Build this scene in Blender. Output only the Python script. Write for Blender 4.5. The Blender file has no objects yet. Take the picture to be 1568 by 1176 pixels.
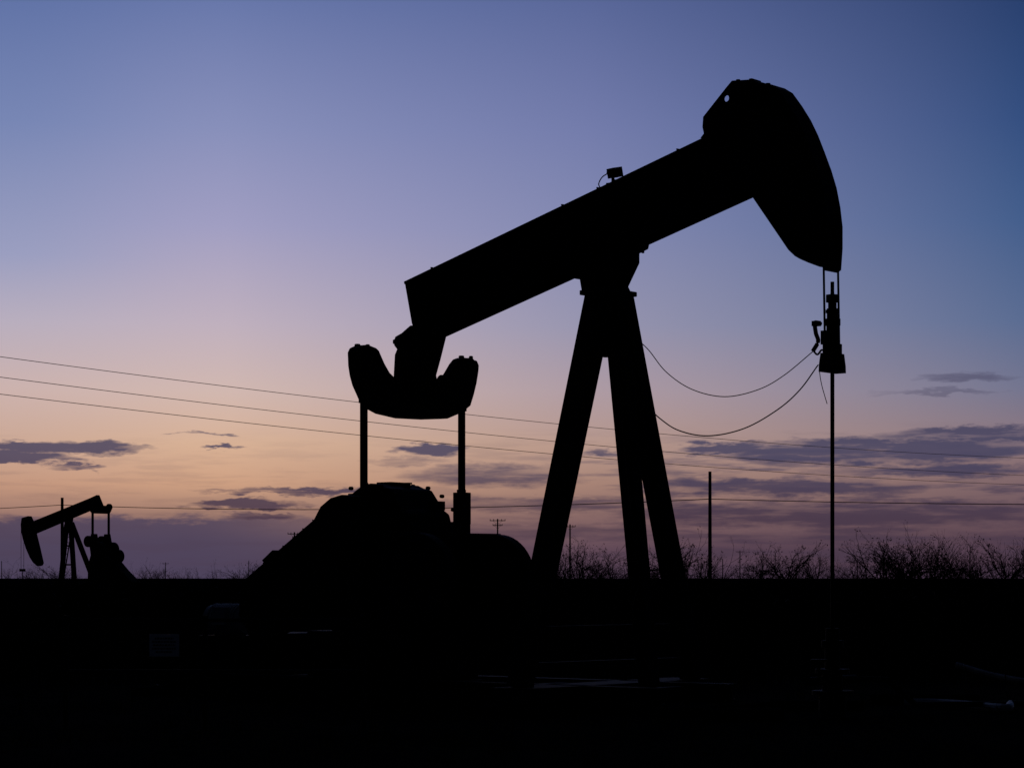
import bpy, bmesh, math, random
from mathutils import Vector, Matrix
random.seed(7)
SC=bpy.context.scene
def L(c):
    r=[]
    for x in c:
        x/=255; r.append(x/12.92 if x<=.04045 else ((x+.055)/1.055)**2.4)
    return (*r,1)
# ---------------------------------------------------------------- camera
cam=bpy.data.cameras.new('camera');co=bpy.data.objects.new('camera',cam);SC.collection.objects.link(co)
co.location=(0,0,1.6);co.rotation_euler=(math.pi/2,0,0);cam.lens=85;cam.sensor_width=36;cam.shift_y=0.1894;cam.clip_end=20000
SC.camera=co
SC.view_settings.view_transform='Standard';SC.view_settings.look='None';SC.view_settings.exposure=0
# ---------------------------------------------------------------- sky
wd=bpy.data.worlds.new('World');SC.world=wd;wd.use_nodes=True
try:
    wd.cycles.sampling_method='MANUAL';wd.cycles.sample_map_resolution=256
except Exception: pass
nt=wd.node_tree;nt.nodes.clear();N=nt.nodes.new;K=nt.links.new
def M(op,a,b=None,c=None,clamp=False):
    n=N('ShaderNodeMath');n.operation=op;n.use_clamp=clamp
    for i,x in enumerate((a,b,c)):
        if x is None: continue
        if isinstance(x,(int,float)): n.inputs[i].default_value=x
        else: K(x,n.inputs[i])
    return n.outputs[0]
def MR(v,a,b,c=0,d=1,t='SMOOTHSTEP'):
    n=N('ShaderNodeMapRange');n.interpolation_type=t;K(v,n.inputs[0])
    for i,q in enumerate((a,b,c,d)): n.inputs[i+1].default_value=q
    return n.outputs[0]
def MIX(f,a,b):
    n=N('ShaderNodeMix');n.data_type='RGBA'
    for s,x in ((0,f),(6,a),(7,b)):
        if isinstance(x,(int,float,tuple)): n.inputs[s].default_value=x
        else: K(x,n.inputs[s])
    return n.outputs[2]
tc=N('ShaderNodeTexCoord');sp=N('ShaderNodeSeparateXYZ');K(tc.outputs['Generated'],sp.inputs[0])
x,y,z=sp.outputs
h=M('SQRT',M('ADD',M('MULTIPLY',x,x),M('MULTIPLY',y,y)))
el=M('DIVIDE',z,M('MAXIMUM',h,.001)); az=M('DIVIDE',x,M('MAXIMUM',y,.05))
def ramp(stops):
    r=N('ShaderNodeValToRGB');cr=r.color_ramp
    stops=sorted([((885-v)/1110,c) for v,c in stops])
    cr.elements[0].position=stops[0][0];cr.elements[0].color=L(stops[0][1])
    cr.elements[1].position=stops[-1][0];cr.elements[1].color=L(stops[-1][1])
    for p,c in stops[1:-1]:
        e=cr.elements.new(p);e.color=L(c)
    K(M('DIVIDE',el,.3),r.inputs[0]);return r.outputs[0]
cols=[(-.212,[(885,(66,58,80)),(835,(92,78,92)),(790,(152,117,108)),(745,(194,150,126)),(680,(203,168,149)),(600,(203,178,174)),(500,(184,174,190)),(400,(154,158,192)),(200,(119,134,180)),(0,(94,113,165))]),
(-.117,[(885,(66,58,80)),(830,(98,80,92)),(790,(154,119,107)),(740,(205,160,131)),(680,(215,177,150)),(600,(208,183,176)),(500,(191,176,190)),(350,(160,158,194)),(200,(135,143,186)),(0,(102,118,169))]),
(.031,[(885,(70,56,75)),(840,(94,72,86)),(800,(126,97,98)),(740,(165,130,117)),(680,(182,151,139)),(600,(174,155,163)),(500,(151,149,175)),(350,(131,137,177)),(200,(115,124,171)),(0,(89,103,153))]),
(.212,[(885,(62,48,66)),(840,(86,64,77)),(780,(108,85,93)),(720,(133,108,111)),(660,(134,118,130)),(600,(115,117,143)),(500,(90,108,146)),(350,(67,94,140)),(200,(52,79,128)),(0,(39,62,108))])]
cur=ramp(cols[0][1])
for i in range(1,4):
    cur=MIX(MR(az,cols[i-1][0],cols[i][0],t='LINEAR' if i!=1 else 'SMOOTHSTEP'),cur,ramp(cols[i][1]))
# clouds in azimuth / elevation (degrees)
azd=M('MULTIPLY',az,57.3);eld=M('MULTIPLY',el,57.3)
def noise(sa,se,off,detail=5,rough=.55):
    cb=N('ShaderNodeCombineXYZ');K(M('MULTIPLY',azd,sa),cb.inputs[0]);K(M('MULTIPLY',eld,se),cb.inputs[1]);cb.inputs[2].default_value=off
    n=N('ShaderNodeTexNoise');K(cb.outputs[0],n.inputs['Vector']);n.inputs['Scale'].default_value=1;n.inputs['Detail'].default_value=detail;n.inputs['Roughness'].default_value=rough
    return n.outputs['Fac']
n1=noise(.6,3.4,1.3,4);n2=noise(1.3,5.0,7.7,5,.6);n3=noise(.42,4.6,3.1,5,.6)
ad=M('ADD',azd,M('MULTIPLY',M('SUBTRACT',n1,.5),2.4))
ed=M('ADD',eld,M('MULTIPLY',M('SUBTRACT',n2,.5),.5))
CL=[(-10.8,3.03,2.3,.17,1.5),(-11.9,2.80,1.7,.15,1.6),(-10.4,2.60,.7,.09,1.2),(-6.9,3.08,.7,.05,1.0),(-7.3,3.38,.6,.04,.7),
(-2.0,3.02,.75,.17,1.5),(-6.3,1.74,1.3,.13,1.4),(-5.9,1.42,.8,.1,1.0),(-5.2,2.05,2.2,.09,1.1),(-.3,2.42,2.0,.3,.8),(-2.6,2.75,.9,.1,.5),
(4.9,3.07,1.0,.17,1.5),(2.3,2.95,.7,.1,1.0),(8.8,2.98,4.0,.32,1.5),(11.3,3.35,2.4,.18,1.3),(6.4,2.15,3.4,.24,1.3),(10.2,2.50,3.4,.14,.9),(8,1.5,5.8,.34,1.1),
(1,1.75,3.4,.18,.7),(10.8,4.68,1.1,.13,.6),(10.0,4.33,1.6,.08,.45),(9,.75,6,.4,.8),(.5,1.1,4,.2,.5)]
cm=None
for a0,e0,ra,re,s in CL:
    dx=M('MULTIPLY',M('SUBTRACT',ad,a0),1/ra);dy=M('MULTIPLY',M('SUBTRACT',ed,e0),1/re)
    d=M('MULTIPLY_ADD',dx,dx,M('MULTIPLY',dy,dy))
    m=M('MULTIPLY',M('SUBTRACT',1.25,d,clamp=True),s)
    cm=m if cm is None else M('MAXIMUM',cm,m)
tex=MR(n3,.32,.58,.4,1.0)
cf=M('MINIMUM',M('MULTIPLY',cm,tex),.92)
ccol=MIX(MR(eld,1.2,3.2),L((72,57,74)),L((72,70,97)))
# low cloud bank on the left
bk=M('MULTIPLY',MR(M('ADD',eld,M('MULTIPLY',M('SUBTRACT',n2,.5),.7)),1.55,1.28),MR(azd,-1.5,-8,.0,.9))
cur=MIX(bk,cur,L((73,66,91)))
cur=MIX(cf,cur,ccol)
wisp=M('MULTIPLY',M('MULTIPLY',MR(n3,.46,.64),MR(eld,3.8,2.4)),MR(azd,-3,7,.15,.75))
cur=MIX(wisp,cur,ccol)
# night side of the sky (opposite the afterglow)
cur=MIX(MR(y,.55,.94),(.0015,.0025,.006,1),cur)
bg=N('ShaderNodeBackground');K(cur,bg.inputs[0])
sk=N('ShaderNodeTexSky');sk.sky_type='NISHITA';sk.sun_disc=False;sk.sun_elevation=math.radians(0.5);sk.sun_rotation=math.radians(-8)
b2=N('ShaderNodeBackground');K(sk.outputs[0],b2.inputs[0]);b2.inputs[1].default_value=.0005
ads=N('ShaderNodeAddShader');K(bg.outputs[0],ads.inputs[0]);K(b2.outputs[0],ads.inputs[1])
o=N('ShaderNodeOutputWorld');K(ads.outputs[0],o.inputs[0])
sl=bpy.data.lights.new('sun','SUN');sl.energy=.03;sl.angle=math.radians(2);sl.color=(1,.7,.5)
so=bpy.data.objects.new('sun',sl);SC.collection.objects.link(so)
so.rotation_euler=(math.radians(-89.2),0,math.radians(8))
# ---------------------------------------------------------------- materials
def mat(name,c1,c2,scale=8,rough=.6,metal=0.,bump=.1,spec=.3):
    m=bpy.data.materials.new(name);m.use_nodes=True;t=m.node_tree;b=t.nodes['Principled BSDF']
    tcn=t.nodes.new('ShaderNodeTexCoord');n=t.nodes.new('ShaderNodeTexNoise');n.inputs['Scale'].default_value=scale;n.inputs['Detail'].default_value=6
    t.links.new(tcn.outputs['Object'],n.inputs['Vector'])
    r=t.nodes.new('ShaderNodeValToRGB');r.color_ramp.elements[0].position=.35;r.color_ramp.elements[1].position=.65
    r.color_ramp.elements[0].color=(*c1,1);r.color_ramp.elements[1].color=(*c2,1)
    t.links.new(n.outputs['Fac'],r.inputs[0]);t.links.new(r.outputs[0],b.inputs['Base Color'])
    bp=t.nodes.new('ShaderNodeBump');bp.inputs['Strength'].default_value=bump;bp.inputs['Distance'].default_value=.02
    t.links.new(n.outputs['Fac'],bp.inputs['Height']);t.links.new(bp.outputs[0],b.inputs['Normal'])
    b.inputs['Roughness'].default_value=rough;b.inputs['Metallic'].default_value=metal;b.inputs['Specular IOR Level'].default_value=spec
    return m
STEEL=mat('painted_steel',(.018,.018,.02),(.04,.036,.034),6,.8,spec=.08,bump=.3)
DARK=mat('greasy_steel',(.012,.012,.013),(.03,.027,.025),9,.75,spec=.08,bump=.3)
CABLE=mat('cable_rubber',(.015,.015,.016),(.025,.025,.026),20,.7,spec=.1)
WOOD=mat('weathered_pole_wood',(.03,.022,.016),(.06,.045,.035),5,.85,spec=.1)
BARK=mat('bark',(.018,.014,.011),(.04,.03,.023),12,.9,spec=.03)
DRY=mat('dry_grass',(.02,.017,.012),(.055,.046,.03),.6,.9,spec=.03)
LIGHT=mat('grey_paint',(.3,.31,.33),(.42,.43,.45),7,.6,spec=.2)
PIPE=mat('galvanised_pipe',(.07,.07,.075),(.13,.13,.14),5,.7,spec=.1)
WHITE=mat('white_sign_paint',(.7,.7,.7),(.82,.82,.82),9,.5)
BLK=mat('black_lettering',(.02,.02,.02),(.03,.03,.03),9,.6)
CONC=mat('oil_stained_concrete',(.01,.01,.01),(.028,.026,.025),4,.95,spec=.0)
# ---------------------------------------------------------------- helpers
def empty(name,loc=(0,0,0),rz=0):
    e=bpy.data.objects.new(name,None);SC.collection.objects.link(e);e.location=loc;e.rotation_euler=(0,0,rz);return e
def obj(name,bm,mt,parent=None,bevel=0,smooth=False):
    me=bpy.data.meshes.new(name);bmesh.ops.recalc_face_normals(bm,faces=bm.faces);bm.to_mesh(me);bm.free();me.materials.append(mt)
    ob=bpy.data.objects.new(name,me);SC.collection.objects.link(ob)
    if parent: ob.parent=parent
    if smooth:
        for p in me.polygons: p.use_smooth=True
    if bevel:
        md=ob.modifiers.new('b','BEVEL');md.width=bevel;md.segments=2;md.limit_method='ANGLE'
    return ob
def a_prism(bm,pts,t0,t1,plane='s'):
    f=(lambda p,t:(p[0],t,p[1])) if plane=='s' else (lambda p,t:(t,p[0],p[1]))
    A=[bm.verts.new(f(p,t0)) for p in pts];B=[bm.verts.new(f(p,t1)) for p in pts]
    n=len(pts)
    bm.faces.new(A);bm.faces.new(B[::-1])
    for i in range(n): bm.faces.new((A[i],B[i],B[(i+1)%n],A[(i+1)%n]))
def a_box(bm,x0,x1,y0,y1,z0,z1):
    a_prism(bm,[(x0,z0),(x1,z0),(x1,z1),(x0,z1)],y0,y1)
def a_bar(bm,p,q,a,b,a2=None,b2=None,up=(0,1,0)):
    p=Vector(p);q=Vector(q);d=(q-p).normalized();u=Vector(up)
    if abs(d.dot(u))>.98: u=Vector((1,0,0))
    v=d.cross(u).normalized();u=v.cross(d).normalized()
    a2=a if a2 is None else a2;b2=b if b2 is None else b2
    P=[bm.verts.new(p+v*(sx*a/2)+u*(sy*b/2)) for sx,sy in((-1,-1),(1,-1),(1,1),(-1,1))]
    Q=[bm.verts.new(q+v*(sx*a2/2)+u*(sy*b2/2)) for sx,sy in((-1,-1),(1,-1),(1,1),(-1,1))]
    bm.faces.new(P[::-1]);bm.faces.new(Q)
    for i in range(4): bm.faces.new((P[i],P[(i+1)%4],Q[(i+1)%4],Q[i]))
def a_cyl(bm,p,q,r,r2=None,n=20):
    p=Vector(p);q=Vector(q);d=(q-p).normalized();r2=r if r2 is None else r2
    u=Vector((0,0,1)) if abs(d.z)<.9 else Vector((1,0,0));v=d.cross(u).normalized();u=v.cross(d)
    P=[];Q=[]
    for i in range(n):
        t=2*math.pi*i/n;k=v*math.cos(t)+u*math.sin(t);P.append(bm.verts.new(p+k*r));Q.append(bm.verts.new(q+k*r2))
    bm.faces.new(P[::-1]);bm.faces.new(Q)
    for i in range(n): bm.faces.new((P[i],P[(i+1)%n],Q[(i+1)%n],Q[i]))
def a_tube(bm,pts,r,n=6):
    prev=None;pts=[Vector(p) for p in pts]
    for i,p in enumerate(pts):
        d=(pts[min(i+1,len(pts)-1)]-pts[max(i-1,0)]).normalized()
        u=Vector((0,0,1)) if abs(d.z)<.9 else Vector((1,0,0));v=d.cross(u).normalized();u=v.cross(d)
        ring=[bm.verts.new(p+v*math.cos(2*math.pi*k/n)*r+u*math.sin(2*math.pi*k/n)*r) for k in range(n)]
        if prev:
            for k in range(n): bm.faces.new((prev[k],prev[(k+1)%n],ring[(k+1)%n],ring[k]))
        prev=ring
def smoothpts(pts,n=8):
    out=[];P=[Vector(p) for p in pts];P=[2*P[0]-P[1]]+P+[2*P[-1]-P[-2]]
    for i in range(1,len(P)-2):
        for k in range(n):
            t=k/n;a,b,c,d=P[i-1],P[i],P[i+1],P[i+2]
            out.append(.5*((2*b)+(c-a)*t+(2*a-5*b+4*c-d)*t*t+(3*b-a-3*c+d)*t**3))
    out.append(P[-2]);return out
B=bmesh.new
# ---------------------------------------------------------------- main pump jack
PJ=empty('pump_jack',(1.224,30,0),math.radians(-38.5))
bm=B()
a_prism(bm,[(-3.22,5.49),(-3.10,4.95),(-3.02,4.73),(2.2,6.18),(1.75,6.93)],-.012,.012)
a_prism(bm,[(-3.27,5.51),(1.75,6.95),(1.76,6.917),(-3.262,5.477)],-.15,.15)
a_prism(bm,[(-3.03,4.745),(2.2,6.23),(2.21,6.20),(-3.02,4.71)],-.15,.15)
a_prism(bm,[(-3.25,5.482),(-3.13,4.95),(-3.04,4.748),(-3.01,4.76),(-3.11,4.95),(-3.235,5.482)],-.15,.15)
for s in (-2.6,-.45,.1,.35,1.3):
    zt=5.51+(s+3.27)*.2869-.036;zb=4.71+(s+3.02)*.2854+.036
    a_prism(bm,[(s,zb),(s+.02,zb),(s-.2,zt),(s-.22,zt)],-.14,.14)
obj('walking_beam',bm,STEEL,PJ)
HB=[(1.62,6.90),(1.66,6.92),(2.05,7.47),(2.20,7.46),(2.27,7.41),(2.43,7.38),(2.54,7.31),(2.67,7.14),(2.79,6.96),(2.89,6.77),(2.98,6.56),(3.07,6.34),(3.14,6.13),(3.19,5.90),(3.22,5.67),(3.22,5.43),(3.20,5.19),(3.08,5.20),(2.93,5.26),(2.82,5.31),(2.75,5.35),(2.66,5.43),(2.16,6.10),(1.9,6.2)]
bm=B();a_prism(bm,HB,-.125,.125)
CUR=[(2.20,7.47),(2.27,7.42),(2.43,7.39),(2.54,7.32),(2.67,7.15),(2.79,6.97),(2.89,6.78),(2.98,6.57),(3.07,6.35),(3.14,6.14),(3.19,5.91),(3.22,5.68),(3.22,5.43),(3.20,5.18)]
a_prism(bm,CUR+[(p[0]-.05,p[1]-.03) for p in CUR[::-1]],-.165,.165)
c=(1.81,7.30);r=.04;w0,w1=-.15,-.122
arcl=[(c[0]+r*math.cos(math.radians(a)),c[1]+r*math.sin(math.radians(a))) for a in range(270,89,-20)]
arcr=[(c[0]+r*math.cos(math.radians(a)),c[1]+r*math.sin(math.radians(a))) for a in range(90,-91,-20)]
a_prism(bm,[(1.81,6.903),(1.44,6.87),(1.49,6.92),(1.47,7.0),(1.48,7.12),(1.81,7.43),(c[0],c[1]+r)]+arcl[::-1][1:-1]+[(c[0],c[1]-r)],w0,w1)
a_prism(bm,[(1.81,7.43),(1.89,7.50),(2.16,7.48),(1.89,6.91),(1.81,6.903),(c[0],c[1]-r)]+arcr[::-1][1:-1]+[(c[0],c[1]+r)],w0,w1)
a_box(bm,2.10,2.14,-.1,.1,7.45,7.505);a_cyl(bm,(1.97,-.136,7.47),(1.97,-.136,7.505),.025);a_cyl(bm,(2.30,.0,7.38),(2.30,.0,7.44),.03)
obj('horse_head',bm,STEEL,PJ)
bm=B()
a_prism(bm,[(-.36,5.44),(-.30,5.15),(.17,5.15),(.13,5.22),(.30,5.50),(.30,5.70),(-.1,5.58)],-.2,.2)
a_prism(bm,[(-.60,5.36),(-.32,5.40),(-.32,5.49),(-.62,5.42)],-.19,.19)
a_prism(bm,[(.26,5.60),(.44,5.66),(.46,5.74),(.26,5.70)],-.19,.19)
for s in(-.52,-.4,.37): 
    for w in(-.17,.17): a_cyl(bm,(s,w,5.32+(s+.52)*.33),(s,w,5.47+(s+.52)*.33),.02,n=8)
a_cyl(bm,(-.05,-.3,5.3),(-.05,.3,5.3),.11)
obj('center_bearing',bm,DARK,PJ,.01)
bm=B()
a_bar(bm,(0,-.2,5.14),(-.16,-1.62,.3),.30,.24,.25,.22)
a_bar(bm,(.0,.2,5.14),(.12,1.62,.3),.25,.22,.25,.2)
a_bar(bm,(.06,-.02,5.14),(.60,-.02,.3),.23,.2,.20,.18)
a_box(bm,-.26,.19,-.3,.3,5.10,5.16)
a_prism(bm,[(-.17,5.12),(.19,5.12),(.2,4.5),(.12,4.35),(-.17,4.35)],-.12,.12)
a_prism(bm,[(-.2,5.1),(.2,5.1),(.40,4.38),(-.40,4.38)],-.02,.02,'w')
for t in (.86,.95):
    wz=5.14-4.84*t;ww=.2+1.42*t
    a_bar(bm,(-.16*t,-ww,wz),(.12*t,ww,wz),.09,.09)
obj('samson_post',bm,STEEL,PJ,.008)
bm=B()
a_tube(bm,smoothpts([(.20,-.14,4.3),(.30,-.15,3.5),(.40,-.15,2.7),(.48,-.15,2.1),(.58,-.16,1.6),(.48,-.18,1.2),(.55,-.18,.4)]),.022)
a_tube(bm,smoothpts([(.16,.18,4.35),(.17,.45,3.6),(.2,.75,2.7),(.2,1.0,2.0),(.3,1.2,1.2)]),.018)
a_box(bm,.14,.26,.72,.8,2.62,2.68)
obj('conduit',bm,CABLE,PJ)
EQ=[(-1.21,4.50),(-1.17,4.56),(-1.09,4.59),(-.98,4.61),(-.90,4.60),(-.80,4.58),(-.75,4.55),(-.64,4.39),(-.54,4.28),(-.42,4.21),(-.23,4.15),(.30,4.15),(.53,4.19),(.62,4.27),(.71,4.36),(.82,4.49),(.90,4.56),(.98,4.585),(1.12,4.58),(1.26,4.56),(1.30,4.50),(1.29,4.41),(1.25,4.25),(1.19,4.09),(1.12,3.94),(.95,3.84),(.64,3.74),(.23,3.71),(-.29,3.70),(-.68,3.74),(-.94,3.82),(-1.12,4.08),(-1.17,4.2),(-1.20,4.33)]
bm=B();a_prism(bm,EQ,-3.31,-3.17,'w')
for w in(-1.0,1.1):
    a_cyl(bm,(-3.34,w,4.5),(-3.14,w,4.5),.09)
    a_cyl(bm,(-3.27,w-.06,4.56),(-3.27,w-.06,4.62),.04,n=8);a_cyl(bm,(-3.2,w+.06,4.56),(-3.2,w+.06,4.62),.03,n=8)
obj('equalizer',bm,STEEL,PJ,.02)
bm=B()
a_prism(bm,[(-3.12,4.92),(-3.27,4.83),(-3.38,4.79),(-3.41,4.73),(-3.40,4.67),(-3.35,4.62),(-3.39,4.55),(-3.41,4.28),(-3.41,4.06),(-2.97,4.06),(-2.96,4.15),(-3.0,4.28),(-2.92,4.5),(-2.82,4.80),(-2.9,4.9)],-.2,.2)
a_cyl(bm,(-3.2,-.25,4.3),(-3.2,.25,4.3),.14)
a_box(bm,-3.47,-3.3,-.15,-.02,4.70,4.76);a_cyl(bm,(-2.95,.22,4.22),(-2.95,.28,4.22),.07)
obj('tail_bearing',bm,DARK,PJ,.012)
for i,w in enumerate((-.97,1.01)):
    bm=B();a_bar(bm,(-3.24,w,4.02),(-3.24,w,.9),.075,.075)
    a_cyl(bm,(-3.24,w-.12,.9),(-3.24,w+.12,.9),.17)
    a_box(bm,-3.29,-3.19,w-.05,w+.05,3.86,4.02)
    if i==1:
        a_box(bm,-3.32,-3.15,w-.09,w+.09,2.33,2.76);a_box(bm,-3.28,-3.21,w-.06,w+.06,2.76,2.8)
        a_box(bm,-3.3,-3.0,w-.2,w-.1,2.1,2.36)
    obj('pitman_%d'%(i+1),bm,STEEL,PJ,.006)
bm=B()
a_prism(bm,[(-4.35,.9),(-4.35,2.34),(-4.30,2.52),(-4.24,2.62),(-4.1,2.69),(-3.95,2.72),(-3.85,2.78),(-3.75,2.83),(-3.62,2.85),(-3.5,2.84),(-3.40,2.80),(-3.28,2.78),(-3.17,2.64),(-3.08,2.52),(-2.97,2.45),(-2.9,2.2),(-2.85,1.47),(-2.85,.9)],-.45,.45)
obj('gearbox',bm,DARK,PJ,.04)
bm=B()
for w in(-.47,.47):
    for k in range(9):
        t=math.radians(20+k*18);a_cyl(bm,(-3.62+.86*math.cos(t),w-.02*(1 if w>0 else -1),1.98+.86*math.sin(t)),(-3.62+.86*math.cos(t),w+.03*(1 if w>0 else -1),1.98+.86*math.sin(t)),.025,n=8)
a_box(bm,-3.75,-3.5,-.15,.15,2.84,2.875);a_cyl(bm,(-3.42,.1,2.8),(-3.42,.1,2.85),.04)
a_cyl(bm,(-3.42,.1,2.85),(-3.42,.1,2.87),.06);a_tube(bm,[(-4.2,-.2,2.6),(-4.2,-.2,2.72),(-4.05,-.2,2.72),(-4.05,-.2,2.65)],.02)
a_box(bm,-3.2,-3.02,.2,.4,2.5,2.62);a_box(bm,-4.36,-4.2,-.3,-.1,2.4,2.58)
a_cyl(bm,(-3.6,-.9,2.0),(-3.6,.9,2.0),.14)
obj('gearbox_fittings',bm,DARK,PJ)
for i,(w0,w1) in enumerate(((-.88,-.7),(.7,.88))):
    bm=B()
    a_prism(bm,[(-3.82,2.1),(-3.7,2.25),(-3.5,2.25),(-2.9,2.2),(-2.42,2.19),(-2.2,1.9),(-2.0,1.4),(-2.3,.9),(-2.9,.55),(-3.3,.6),(-3.5,.75)],w0+.04,w1-.04)
    a_cyl(bm,(-2.47,w0,1.58),(-2.47,w1,1.58),.6,n=48)
    a_cyl(bm,(-2.47,w0-.03,1.58),(-2.47,w1+.03,1.58),.12)
    a_cyl(bm,(-2.75,w0+.01,1.2),(-2.75,w1-.01,1.2),.5,n=40)
    obj('crank_counterweight_%d'%(i+1),bm,STEEL,PJ,.01)
bm=B()
a_prism(bm,[(-5.78,1.50),(-5.70,1.58),(-4.40,2.38),(-4.28,2.55),(-4.10,2.66),(-3.9,2.70),(-3.60,2.67),(-3.3,2.3),(-3.2,1.8),(-3.4,1.4),(-5.21,.80),(-5.6,.82),(-5.8,1.1)],-.68,-.5)
for k in range(7):
    t=k/6;s=-5.5+t*1.1;zz=1.72+t*.68;a_bar(bm,(s,-.7,zz-.02),(s+.28,-.7,zz-.5),.02,.02)
a_prism(bm,[(-5.3,1.84),(-5.1,1.98),(-5.05,1.95),(-5.25,1.80)],-.75,-.6)
obj('belt_guard',bm,DARK,PJ,.01)
bm=B()
a_cyl(bm,(-6.9,-.1,1.02),(-6.2,-.1,1.02),.2,n=28)
for k in range(10): a_cyl(bm,(-6.80+k*.055,-.1,1.02),(-6.78+k*.055,-.1,1.02),.225,n=28)
a_box(bm,-6.62,-6.38,-.38,-.28,.95,1.2);a_cyl(bm,(-6.2,-.1,1.02),(-5.6,-.1,1.02),.04)
obj('electric_motor',bm,LIGHT,PJ)
bm=B();a_box(bm,-6.9,-6.1,-.4,.2,.3,.8);a_box(bm,-5.9,-5.1,-.4,.4,.3,.85);a_box(bm,-4.6,-2.6,-.6,.6,.3,.9)
obj('pedestal',bm,DARK,PJ,.02)
bm=B()
for w in(-.75,.75):
    a_box(bm,-7.3,1.3,w-.1,w+.1,.27,.3);a_box(bm,-7.3,1.3,w-.1,w+.1,.08,.11);a_box(bm,-7.3,1.3,w-.012,w+.012,.11,.27)
for s in(-7.2,-5.6,-4.4,-2.6,-1.2,.6): a_box(bm,s,s+.12,-.65,.65,.12,.26)
a_box(bm,-.4,.2,-1.9,1.9,.12,.3)
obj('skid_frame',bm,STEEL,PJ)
bm=B();a_box(bm,-7.5,1.7,-1.1,1.1,-.1,.08);a_box(bm,-.6,.4,-2.1,-1.104,-.1,.084);a_box(bm,-.6,.4,1.104,2.1,-.1,.084);obj('concrete_pad',bm,CONC,PJ,.01)
bm=B();a_bar(bm,(.06,-.09,6.60),(.10,.05,6.63),.13,.12,up=(0,0,1));a_cyl(bm,(.05,-.02,6.44),(.05,-.02,6.58),.02);a_box(bm,.0,.12,-.1,.1,6.45,6.485);a_cyl(bm,(.07,-.09,6.61),(.07,-.13,6.60),.04)
a_tube(bm,smoothpts([(.0,-.08,6.6),(-.06,-.1,6.56),(-.08,-.14,6.48),(-.05,-.15,6.42)]),.008)
obj('beam_sensor',bm,DARK,PJ,.01)
bm=B()
for w in(-.16,.16): a_tube(bm,[(3.16,w,5.22),(3.18,w,4.1)],.013)
for w in(-.16,.16): a_cyl(bm,(3.18,w,4.16),(3.18,w,4.32),.03)
obj('bridle_cable',bm,CABLE,PJ)
bm=B()
a_prism(bm,[(-.19,3.98),(.19,3.98),(.185,4.06),(.15,4.2),(-.15,4.2),(-.185,4.06)],3.11,3.25,'w')
for z0,z1,r in((4.2,4.26,.10),(4.26,4.42,.085),(4.43,4.52,.07),(4.53,4.60,.095),(4.60,4.72,.065),(4.73,4.80,.05),(4.80,4.88,.075),(4.88,5.03,.022)):
    a_cyl(bm,(3.18,0,z0-.006),(3.18,0,z1),r,n=16)
a_box(bm,3.1,3.26,-.13,-.09,4.3,4.46);a_box(bm,3.15,3.22,-.1,.1,4.66,4.70)
a_tube(bm,smoothpts([(3.04,-.02,4.55),(2.96,-.02,4.57),(2.97,-.02,4.45),(3.0,-.02,4.35),(2.93,-.02,4.24)]),.025)
a_box(bm,2.93,3.01,-.05,.03,4.53,4.59)
a_tube(bm,smoothpts([(2.93,0,4.24),(2.98,0,4.2),(3.04,0,4.25),(3.1,0,4.2)]),.012)
obj('carrier_bar',bm,DARK,PJ)
bm=B();a_cyl(bm,(3.18,0,1.0),(3.18,0,4.9),.024,n=12);obj('polished_rod',bm,DARK,PJ)
bm=B()
for z0,z1,r in((0,.25,.16),(.25,.3,.24),(.3,.5,.12),(.5,.55,.2),(.55,.8,.09),(.8,.88,.13),(.88,1.02,.08)): a_cyl(bm,(3.18,0,z0),(3.18,0,z1),r)
a_cyl(bm,(3.18,-.5,.42),(3.18,.5,.42),.05);a_cyl(bm,(3.18,-.3,.42),(3.18,-.3,.65),.02);a_cyl(bm,(3.18,-.3,.65),(3.18,-.3,.67),.1)
a_tube(bm,[(3.18,.5,.42),(3.4,.9,.4),(3.6,1.2,.1),(4.2,3,.06)],.04)
obj('wellhead',bm,DARK,PJ)
bm=B()
a_tube(bm,smoothpts([(.08,.38,4.62),(.5,.1,4.41),(.84,0,4.11),(1.22,0,3.88),(1.69,0,3.77),(2.16,0,3.83),(2.52,0,3.98),(2.92,0,4.24)]),.006,5)
a_tube(bm,smoothpts([(.12,.65,3.75),(.67,.1,3.56),(1.03,0,3.39),(1.46,0,3.31),(1.97,0,3.38),(2.43,0,3.58),(2.74,0,3.80),(2.99,0,4.08)]),.008,5)
a_tube(bm,smoothpts([(3.0,0,4.06),(3.02,0,3.92),(3.05,0,3.80),(3.11,0,3.62)]),.005,5)
obj('signal_cable',bm,CABLE,PJ)
# ---------------------------------------------------------------- second pump jack
P2=empty('pump_jack.001',(-33.0,180,0),math.radians(144.5))
bm=B()
a_prism(bm,[(3.95,5.80),(3.55,4.95),(-2.34,6.62),(-3.49,6.93),(-3.05,7.72),(-2.34,7.50)],-.15,.15);obj('walking_beam',bm,STEEL,P2)
bm=B();a_prism(bm,[(4.85,6.15),(4.15,6.28),(3.87,5.85),(3.5,4.75),(3.17,3.81),(2.82,2.73),(2.95,2.55),(3.17,2.50),(3.6,2.75),(3.97,3.15),(4.4,3.85),(4.72,4.56),(4.90,5.1),(4.95,5.65)],-.2,.2);obj('horse_head',bm,STEEL,P2,.03)
bm=B()
a_prism(bm,[(-.3,6.15),(.3,6.0),(.2,5.5),(-.2,5.5)],-.2,.2)
a_bar(bm,(0,-.2,5.6),(.2,-.9,0),.3,.25);a_bar(bm,(0,.2,5.6),(.1,.9,0),.3,.25);a_bar(bm,(-.3,0,5.7),(-3.1,0,.5),.3,.25)
a_bar(bm,(.1,-.55,2.6),(.1,.55,2.6),.12,.12);a_bar(bm,(.1,-.4,4),(.1,.4,4),.12,.12)
obj('samson_post',bm,STEEL,P2)
bm=B()
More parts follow.
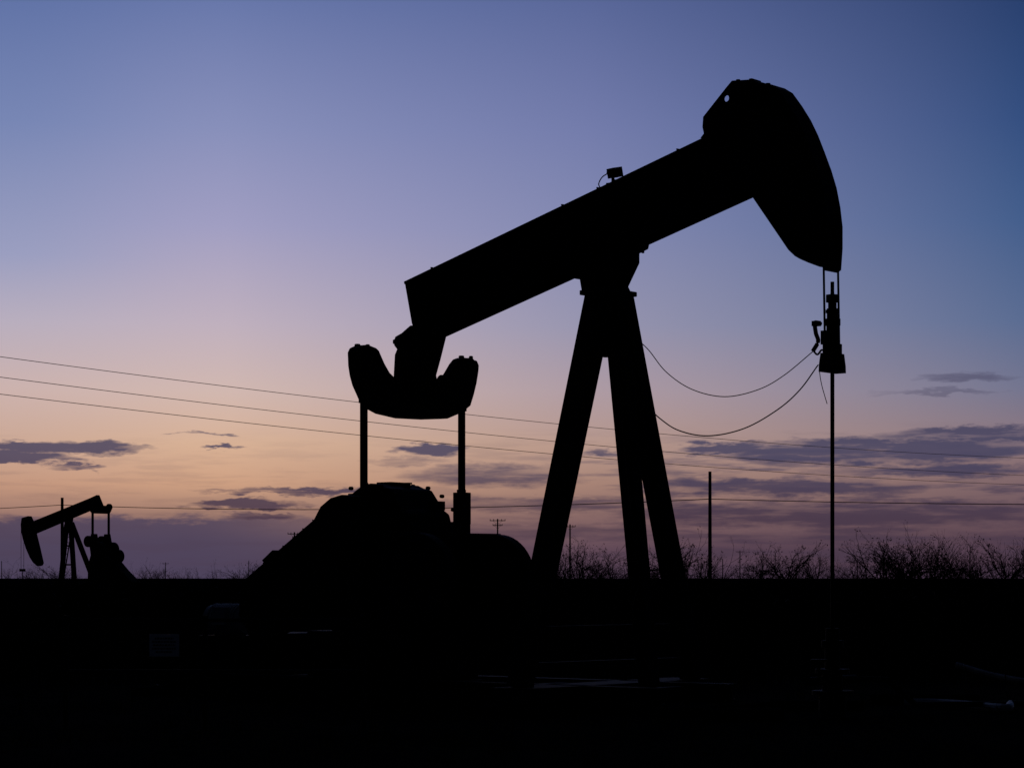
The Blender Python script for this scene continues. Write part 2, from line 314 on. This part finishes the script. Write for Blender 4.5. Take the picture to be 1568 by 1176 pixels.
for w in(-.25,.25): a_bar(bm,(.55,w-.6,5.3),(1.5,w-.6,1.2),.07,.07)
for k in range(10):
    t=k/9;a_bar(bm,(.6+.9*t,-.85,5.1-3.8*t),(.6+.9*t,-.35,5.1-3.8*t),.05,.05)
obj('ladder',bm,STEEL,P2)
bm=B()
a_prism(bm,[(-1.1,6.95),(.8,6.95),(.82,6.55),(.6,6.35),(-.95,6.35),(-1.15,6.6)],-3.3,-3.0,'w')
for w in(-1.0,.65): a_bar(bm,(-3.15,w,6.6),(-3.15,w,4.2),.13,.13)
a_cyl(bm,(-3.15,-1.15,6.85),(-3.15,-.95,6.85),.25);a_cyl(bm,(-3.15,.55,6.85),(-3.15,.8,6.85),.25)
obj('equalizer',bm,STEEL,P2)
for i,w in enumerate((-.85,.5)):
    bm=B()
    a_prism(bm,[(-3.6,2.6),(-3.0,2.6),(-2.75,4.0),(-2.9,4.85),(-3.4,4.85),(-3.6,4.0)],w-.08,w+.08)
    a_cyl(bm,(-3.7,w-.15,3.7),(-3.7,w+.15,3.7),.55,n=24);a_cyl(bm,(-2.6,w-.12,4.3),(-2.6,w+.12,4.3),.42,n=24)
    obj('crank_counterweight_%d'%(i+1),bm,STEEL,P2)
bm=B()
a_prism(bm,[(-2.3,.4),(-2.4,2.6),(-2.7,3.4),(-3.6,3.5),(-4.4,3.1),(-4.9,2.9),(-5.7,2.2),(-6.9,1.3),(-6.9,.4)],-.5,.4)
a_box(bm,-7.2,1,-.9,-.7,.1,.4);a_box(bm,-7.2,1,.7,.9,.1,.4);a_cyl(bm,(-4.6,-.7,3.2),(-4.6,-.4,3.2),.5,n=24)
obj('gearbox',bm,DARK,P2,.05)
bm=B()
for w in(-.14,.14): a_tube(bm,[(4.95,w,5.6),(4.95,w,2.2)],.016)
a_box(bm,4.85,5.05,-.22,.22,2.1,2.3);a_cyl(bm,(4.95,0,0),(4.95,0,2.2),.03);a_cyl(bm,(4.95,0,0),(4.95,0,1.1),.12)
obj('polished_rod',bm,DARK,P2)
# ---------------------------------------------------------------- power poles / lines
def sagline(a,b,s,n=40):
    a=Vector(a);b=Vector(b);return [a.lerp(b,i/n)-Vector((0,0,s*4*(i/n)*(1-i/n))) for i in range(n+1)]
def pole(loc,hh,arms=(),r=.13,ang=0,name='utility_pole'):
    bm=B();a_cyl(bm,(0,0,0),(0,0,hh),r,r*.75,10)
    for za,wa in arms:
        a_box(bm,-wa/2,wa/2,-r-.1,-r,za-.06,za+.06)
        for k in(-.95,-.5,.5,.95): a_cyl(bm,(k*wa/2,-r-.05,za+.06),(k*wa/2,-r-.05,za+.26),.05,n=8)
        a_bar(bm,(-wa*.3,-r-.05,za-.05),(0,-r-.05,za-.6),.04,.04);a_bar(bm,(wa*.3,-r-.05,za-.05),(0,-r-.05,za-.6),.04,.04)
    ob=obj(name,bm,WOOD);ob.location=(*loc,0);ob.rotation_euler=(0,0,ang);return ob
ang0=math.atan2(50,43.8)+math.pi/2
pole((-15.1,60),8.2,((7.42,1.8),),.14,ang0);pole((28.7,110),7.6,((6.9,1.8),),.14,ang0)
bm=B()
a_tube(bm,sagline((-15.1,60,7.42),(28.7,110,6.92),.64),.009,5)
a_tube(bm,sagline((-15.1,60,6.90),(28.7,110,6.12),.59),.009,5)
a_tube(bm,sagline((-15.1,60,6.46),(28.7,110,5.73),.585),.009,5)
obj('power_line',bm,CABLE)
pole((-40,215),8.75,(),.17);pole((13.1,160),8.65,(),.14);pole((66.2,105),7.5,(),.14);pole((-93,270),10.4,(),.15)
bm=B()
a_tube(bm,sagline((-93,270,9.3),(-40,215,8.1),.54),.03,5)
a_tube(bm,sagline((-40,215,8.1),(13.1,160,6.83),.54),.03,5)
a_tube(bm,sagline((13.1,160,6.83),(66.2,105,5.52),.54),.027,5)
obj('power_line',bm,CABLE)
for X,Y,H,A in((-2.38,400,11.4,((11.1,2.6),(10.3,1.6))),(9.6,400,10.5,((10.1,1.8),)),(-36,400,9.2,((8.9,2.2),)),(-129,900,7.5,((7,2.5),)),(-98,900,8,()),(66,700,9.6,((9.2,2.4),)),(100,700,7.2,()),(-190,900,8,()),(61,700,7.2,())):
    pole((X,Y),H,A,.16)
# ---------------------------------------------------------------- mesquite shrubs
def twig(bm,p,q,r0,r1):
    d=(q-p).normalized();u=Vector((0,0,1)) if abs(d.z)<.9 else Vector((1,0,0));v=d.cross(u).normalized();u=v.cross(d)
    P=[];Q=[]
    for k in range(3):
        t=2.094*k;w=v*math.cos(t)+u*math.sin(t);P.append(bm.verts.new(p+w*r0));Q.append(bm.verts.new(q+w*r1))
    for k in range(3): bm.faces.new((P[k],P[(k+1)%3],Q[(k+1)%3],Q[k]))
def grow(bm,p,d,ln,r,dep,rng):
    for k in range(2):
        nd=(d+Vector((rng.gauss(0,.2),rng.gauss(0,.2),rng.gauss(0,.1)))).normalized()
        q=p+nd*ln*.5;twig(bm,p,q,r,r*.86);p=q;d=nd;r*=.86
        if dep>0 and k==0 and rng.random()<.6:
            c=(d+Vector((rng.gauss(0,.6),rng.gauss(0,.6),rng.gauss(.05,.3)))).normalized();grow(bm,p,c,ln*.62,r*.66,dep-1,rng)
    if dep>0:
        for k in range(rng.choice((2,2,3))):
            c=(d+Vector((rng.gauss(0,.5),rng.gauss(0,.5),rng.gauss(.08,.3)))).normalized();grow(bm,p,c,ln*rng.uniform(.62,.9),r*.72,dep-1,rng)
    else:
        for k in range(rng.choice((0,0,1,4))):
            a=p+Vector((rng.gauss(0,.06),rng.gauss(0,.06),rng.gauss(0,.06)));s=.04
            bm.faces.new([bm.verts.new(a+Vector((rng.uniform(-s,s),rng.uniform(-s,s),rng.uniform(-s,s)))) for _ in range(3)])
shr=[]
for i in range(8):
    rng=random.Random(40+i);bm=B()
    for k in range(5+i%3):
        a=rng.uniform(0,6.28);t=rng.uniform(.15,.7)
        grow(bm,Vector((rng.gauss(0,.15),rng.gauss(0,.15),0)),Vector((math.cos(a)*t,math.sin(a)*t,1)).normalized(),rng.uniform(.6,1.15),.055,4,rng)
    zs=[v.co.z for v in bm.verts];mz=sorted(zs)[int(len(zs)*.975)]
    for v in bm.verts: v.co*=3.0/mz
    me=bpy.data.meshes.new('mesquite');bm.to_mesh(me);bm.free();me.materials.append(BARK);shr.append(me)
SH=[(872,840),(888,836),(903,852),(925,856),(862,858),(945,853),(1045,832),(1062,838),(1035,852),(1080,866),(1110,872),(1132,857),(1155,853),(1172,862),(1195,836),(1215,860),(1245,850),(1270,866),(1300,860),(1325,846),(1347,832),(1362,842),(1385,834),(1405,826),(1424,830),(1440,834),(1462,827),(1480,842),(1500,850),(1520,864),(1545,832),(1564,838),(1590,835),(1660,845),(1720,835),
(15,866),(40,874),(60,870),(95,866),(225,866),(245,870),(270,876),(300,872),(335,868),(360,876),(385,862),(420,866),(-40,866),(-90,860),(600,850),(700,855),(800,852),(985,860),(1010,856)]
rng=random.Random(3)
for i,(u,v) in enumerate(SH):
    Y=rng.uniform(95,150) if u>500 else rng.uniform(190,260)
    H=1.6+(885-v)/3700*Y
    ob=bpy.data.objects.new('mesquite_shrub',shr[i%8]);SC.collection.objects.link(ob)
    ob.location=((u-784)/3700*Y,Y,-.05);s=H/3.0;ob.scale=(s*rng.uniform(.75,1.05),s,s);ob.rotation_euler=(0,0,rng.uniform(0,6.28))
bm=B();rng=random.Random(11)
for i in range(2900):
    Y=80*(5**rng.random());X=rng.uniform(-.4,.4)*Y
    hmax=1.25+.55*abs(math.sin(X*.13+Y*.05))*rng.random()+rng.random()**3*.75
    sc=rng.uniform(.5,1.3)*(Y/100)**.35
    for k in range(26):
        a=rng.uniform(0,6.28);rr=rng.random()**.5*sc*1.3;bx=X+math.cos(a)*rr;by=Y+math.sin(a)*rr
        hh=hmax*(1-.4*(rr/(1.3*sc))**2)*rng.uniform(.55,1.0);lx=rng.gauss(0,.22);wdt=rng.uniform(.012,.04)*(Y/100)**.5
        bm.faces.new((bm.verts.new((bx-wdt,by,0)),bm.verts.new((bx+wdt,by,0)),bm.verts.new((bx+lx,by+rng.gauss(0,.1),hh))))
    for k in range(10):
        c=Vector((X+rng.gauss(0,.6*sc),Y+rng.gauss(0,.4),rng.uniform(.1,hmax*.72)));s=.16*sc
        bm.faces.new([bm.verts.new(c+Vector((rng.uniform(-s,s),rng.uniform(-s,s),rng.uniform(-s,s)))) for _ in range(3)])
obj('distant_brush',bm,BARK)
bm=B()
for i in range(3500):
    Y=rng.uniform(36,85);X=rng.uniform(-.26,.26)*Y
    if rng.random()<.3 and X<0: continue
    sc=rng.uniform(.1,.3)
    for k in range(14):
        bx=X+rng.gauss(0,sc);by=Y+rng.gauss(0,sc);hh=rng.uniform(.15,.55);w=rng.uniform(.006,.014)
        bm.faces.new((bm.verts.new((bx-w,by,0)),bm.verts.new((bx+w,by,0)),bm.verts.new((bx+rng.gauss(0,.12),by+rng.gauss(0,.12),hh))))
for i in range(300):
    Y=rng.uniform(20,36);X=rng.uniform(-.26,.26)*Y
    for k in range(9):
        bx=X+rng.gauss(0,.06);by=Y+rng.gauss(0,.06);hh=rng.uniform(.04,.16);w=.006
        bm.faces.new((bm.verts.new((bx-w,by,0)),bm.verts.new((bx+w,by,0)),bm.verts.new((bx+rng.gauss(0,.06),by+rng.gauss(0,.06),hh))))
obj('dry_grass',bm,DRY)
# ---------------------------------------------------------------- ground
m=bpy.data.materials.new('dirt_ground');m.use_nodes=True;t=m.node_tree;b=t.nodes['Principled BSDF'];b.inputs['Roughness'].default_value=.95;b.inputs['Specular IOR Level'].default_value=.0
g=t.nodes.new('ShaderNodeTexCoord')
def tn(s,d=6):
    n=t.nodes.new('ShaderNodeTexNoise');n.inputs['Scale'].default_value=s;n.inputs['Detail'].default_value=d;t.links.new(g.outputs['Object'],n.inputs['Vector']);return n.outputs['Fac']
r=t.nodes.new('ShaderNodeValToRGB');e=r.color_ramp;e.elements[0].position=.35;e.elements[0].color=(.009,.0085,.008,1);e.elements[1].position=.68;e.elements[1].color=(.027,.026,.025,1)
mx=t.nodes.new('ShaderNodeMath');mx.operation='ADD';q1=t.nodes.new('ShaderNodeMath');q1.operation='MULTIPLY';q1.inputs[1].default_value=.6;q2=t.nodes.new('ShaderNodeMath');q2.operation='MULTIPLY';q2.inputs[1].default_value=.4
t.links.new(tn(.35),q1.inputs[0]);t.links.new(tn(9),q2.inputs[0]);t.links.new(q1.outputs[0],mx.inputs[0]);t.links.new(q2.outputs[0],mx.inputs[1]);t.links.new(mx.outputs[0],r.inputs[0]);t.links.new(r.outputs[0],b.inputs['Base Color'])
bp=t.nodes.new('ShaderNodeBump');bp.inputs['Strength'].default_value=.4;bp.inputs['Distance'].default_value=.04;t.links.new(tn(14),bp.inputs['Height']);t.links.new(bp.outputs[0],b.inputs['Normal'])
bm=B()
import mathutils.noise as mn
xs=[-9000,-3000,-1000,-400,-150]+[i*2-60 for i in range(61)]+[150,400,1000,3000,9000]
ys=[-200,-50,0,10]+[14+i*1.5 for i in range(50)]+[100,130,180,300,600,1500,4000,12000]
V=[[bm.verts.new((X,Y,(mn.noise(Vector((X*.13,Y*.13,0)))*.05 if 12<Y<95 and abs(X)<70 else 0)-(.03 if 12<Y<95 and abs(X)<70 else .06))) for X in xs] for Y in ys]
for j in range(len(ys)-1):
    for i in range(len(xs)-1): bm.faces.new((V[j][i],V[j][i+1],V[j+1][i+1],V[j+1][i]))
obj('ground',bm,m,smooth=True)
# ---------------------------------------------------------------- fence, sign, pipes
F=empty('pipe_rail_fence',(0,26,0))
bm=B()
a_cyl(bm,(-4.8,0,1.15),(-1.6,0,1.15),.022,n=10);a_cyl(bm,(-4.8,0,.6),(-1.6,0,.6),.022,n=10)
obj('rails',bm,STEEL,F)
bm=B()
for X in(-4.8,-3.3,-1.6): a_cyl(bm,(X,0,-.1),(X,0,1.2),.03,n=10)
obj('posts',bm,STEEL,F)
S=empty('warning_sign',(-3.73,25.93,.88))
bm=B();a_box(bm,-.16,.16,-.003,.003,-.12,.12);obj('panel',bm,WHITE,S)
bm=B()
for k,(ww) in enumerate((.20,.26,.24,.26,.18)):
    zz=.075-k*.036;xx=-ww/2
    while xx<ww/2:
        q=rng.uniform(.012,.03);a_box(bm,xx,min(xx+q,ww/2),-.006,-.0045,zz-.009,zz+.009);xx+=q+.008
obj('lettering',bm,BLK,S)
bm=B()
for dx in(-.12,.12): a_bar(bm,(dx,.03,.12),(dx,.03,.28),.01,.01)
obj('hangers',bm,STEEL,S)
bm=B();a_tube(bm,smoothpts([(4.9,30.2,.05),(5.3,30.1,.05),(5.6,29.6,.05),(5.9,28.9,.05),(6.1,29.6,.06)]),.05,10);obj('flow_hose',bm,LIGHT)
bm=B();a_tube(bm,smoothpts([(6.9,37.5,.25),(7.3,36.5,.12),(7.8,35.5,.06),(9,34.5,.05)]),.05,10);obj('flow_pipe',bm,PIPE)
bm=B()
for X,Y,a,bb in((3.2,29.5,1.1,.5),(4.6,31,1.4,.4),(2.2,27.5,.9,.4)): a_box(bm,X,X+a,Y,Y+bb,-.05,.11)
obj('concrete_block',bm,CONC,None,.02)
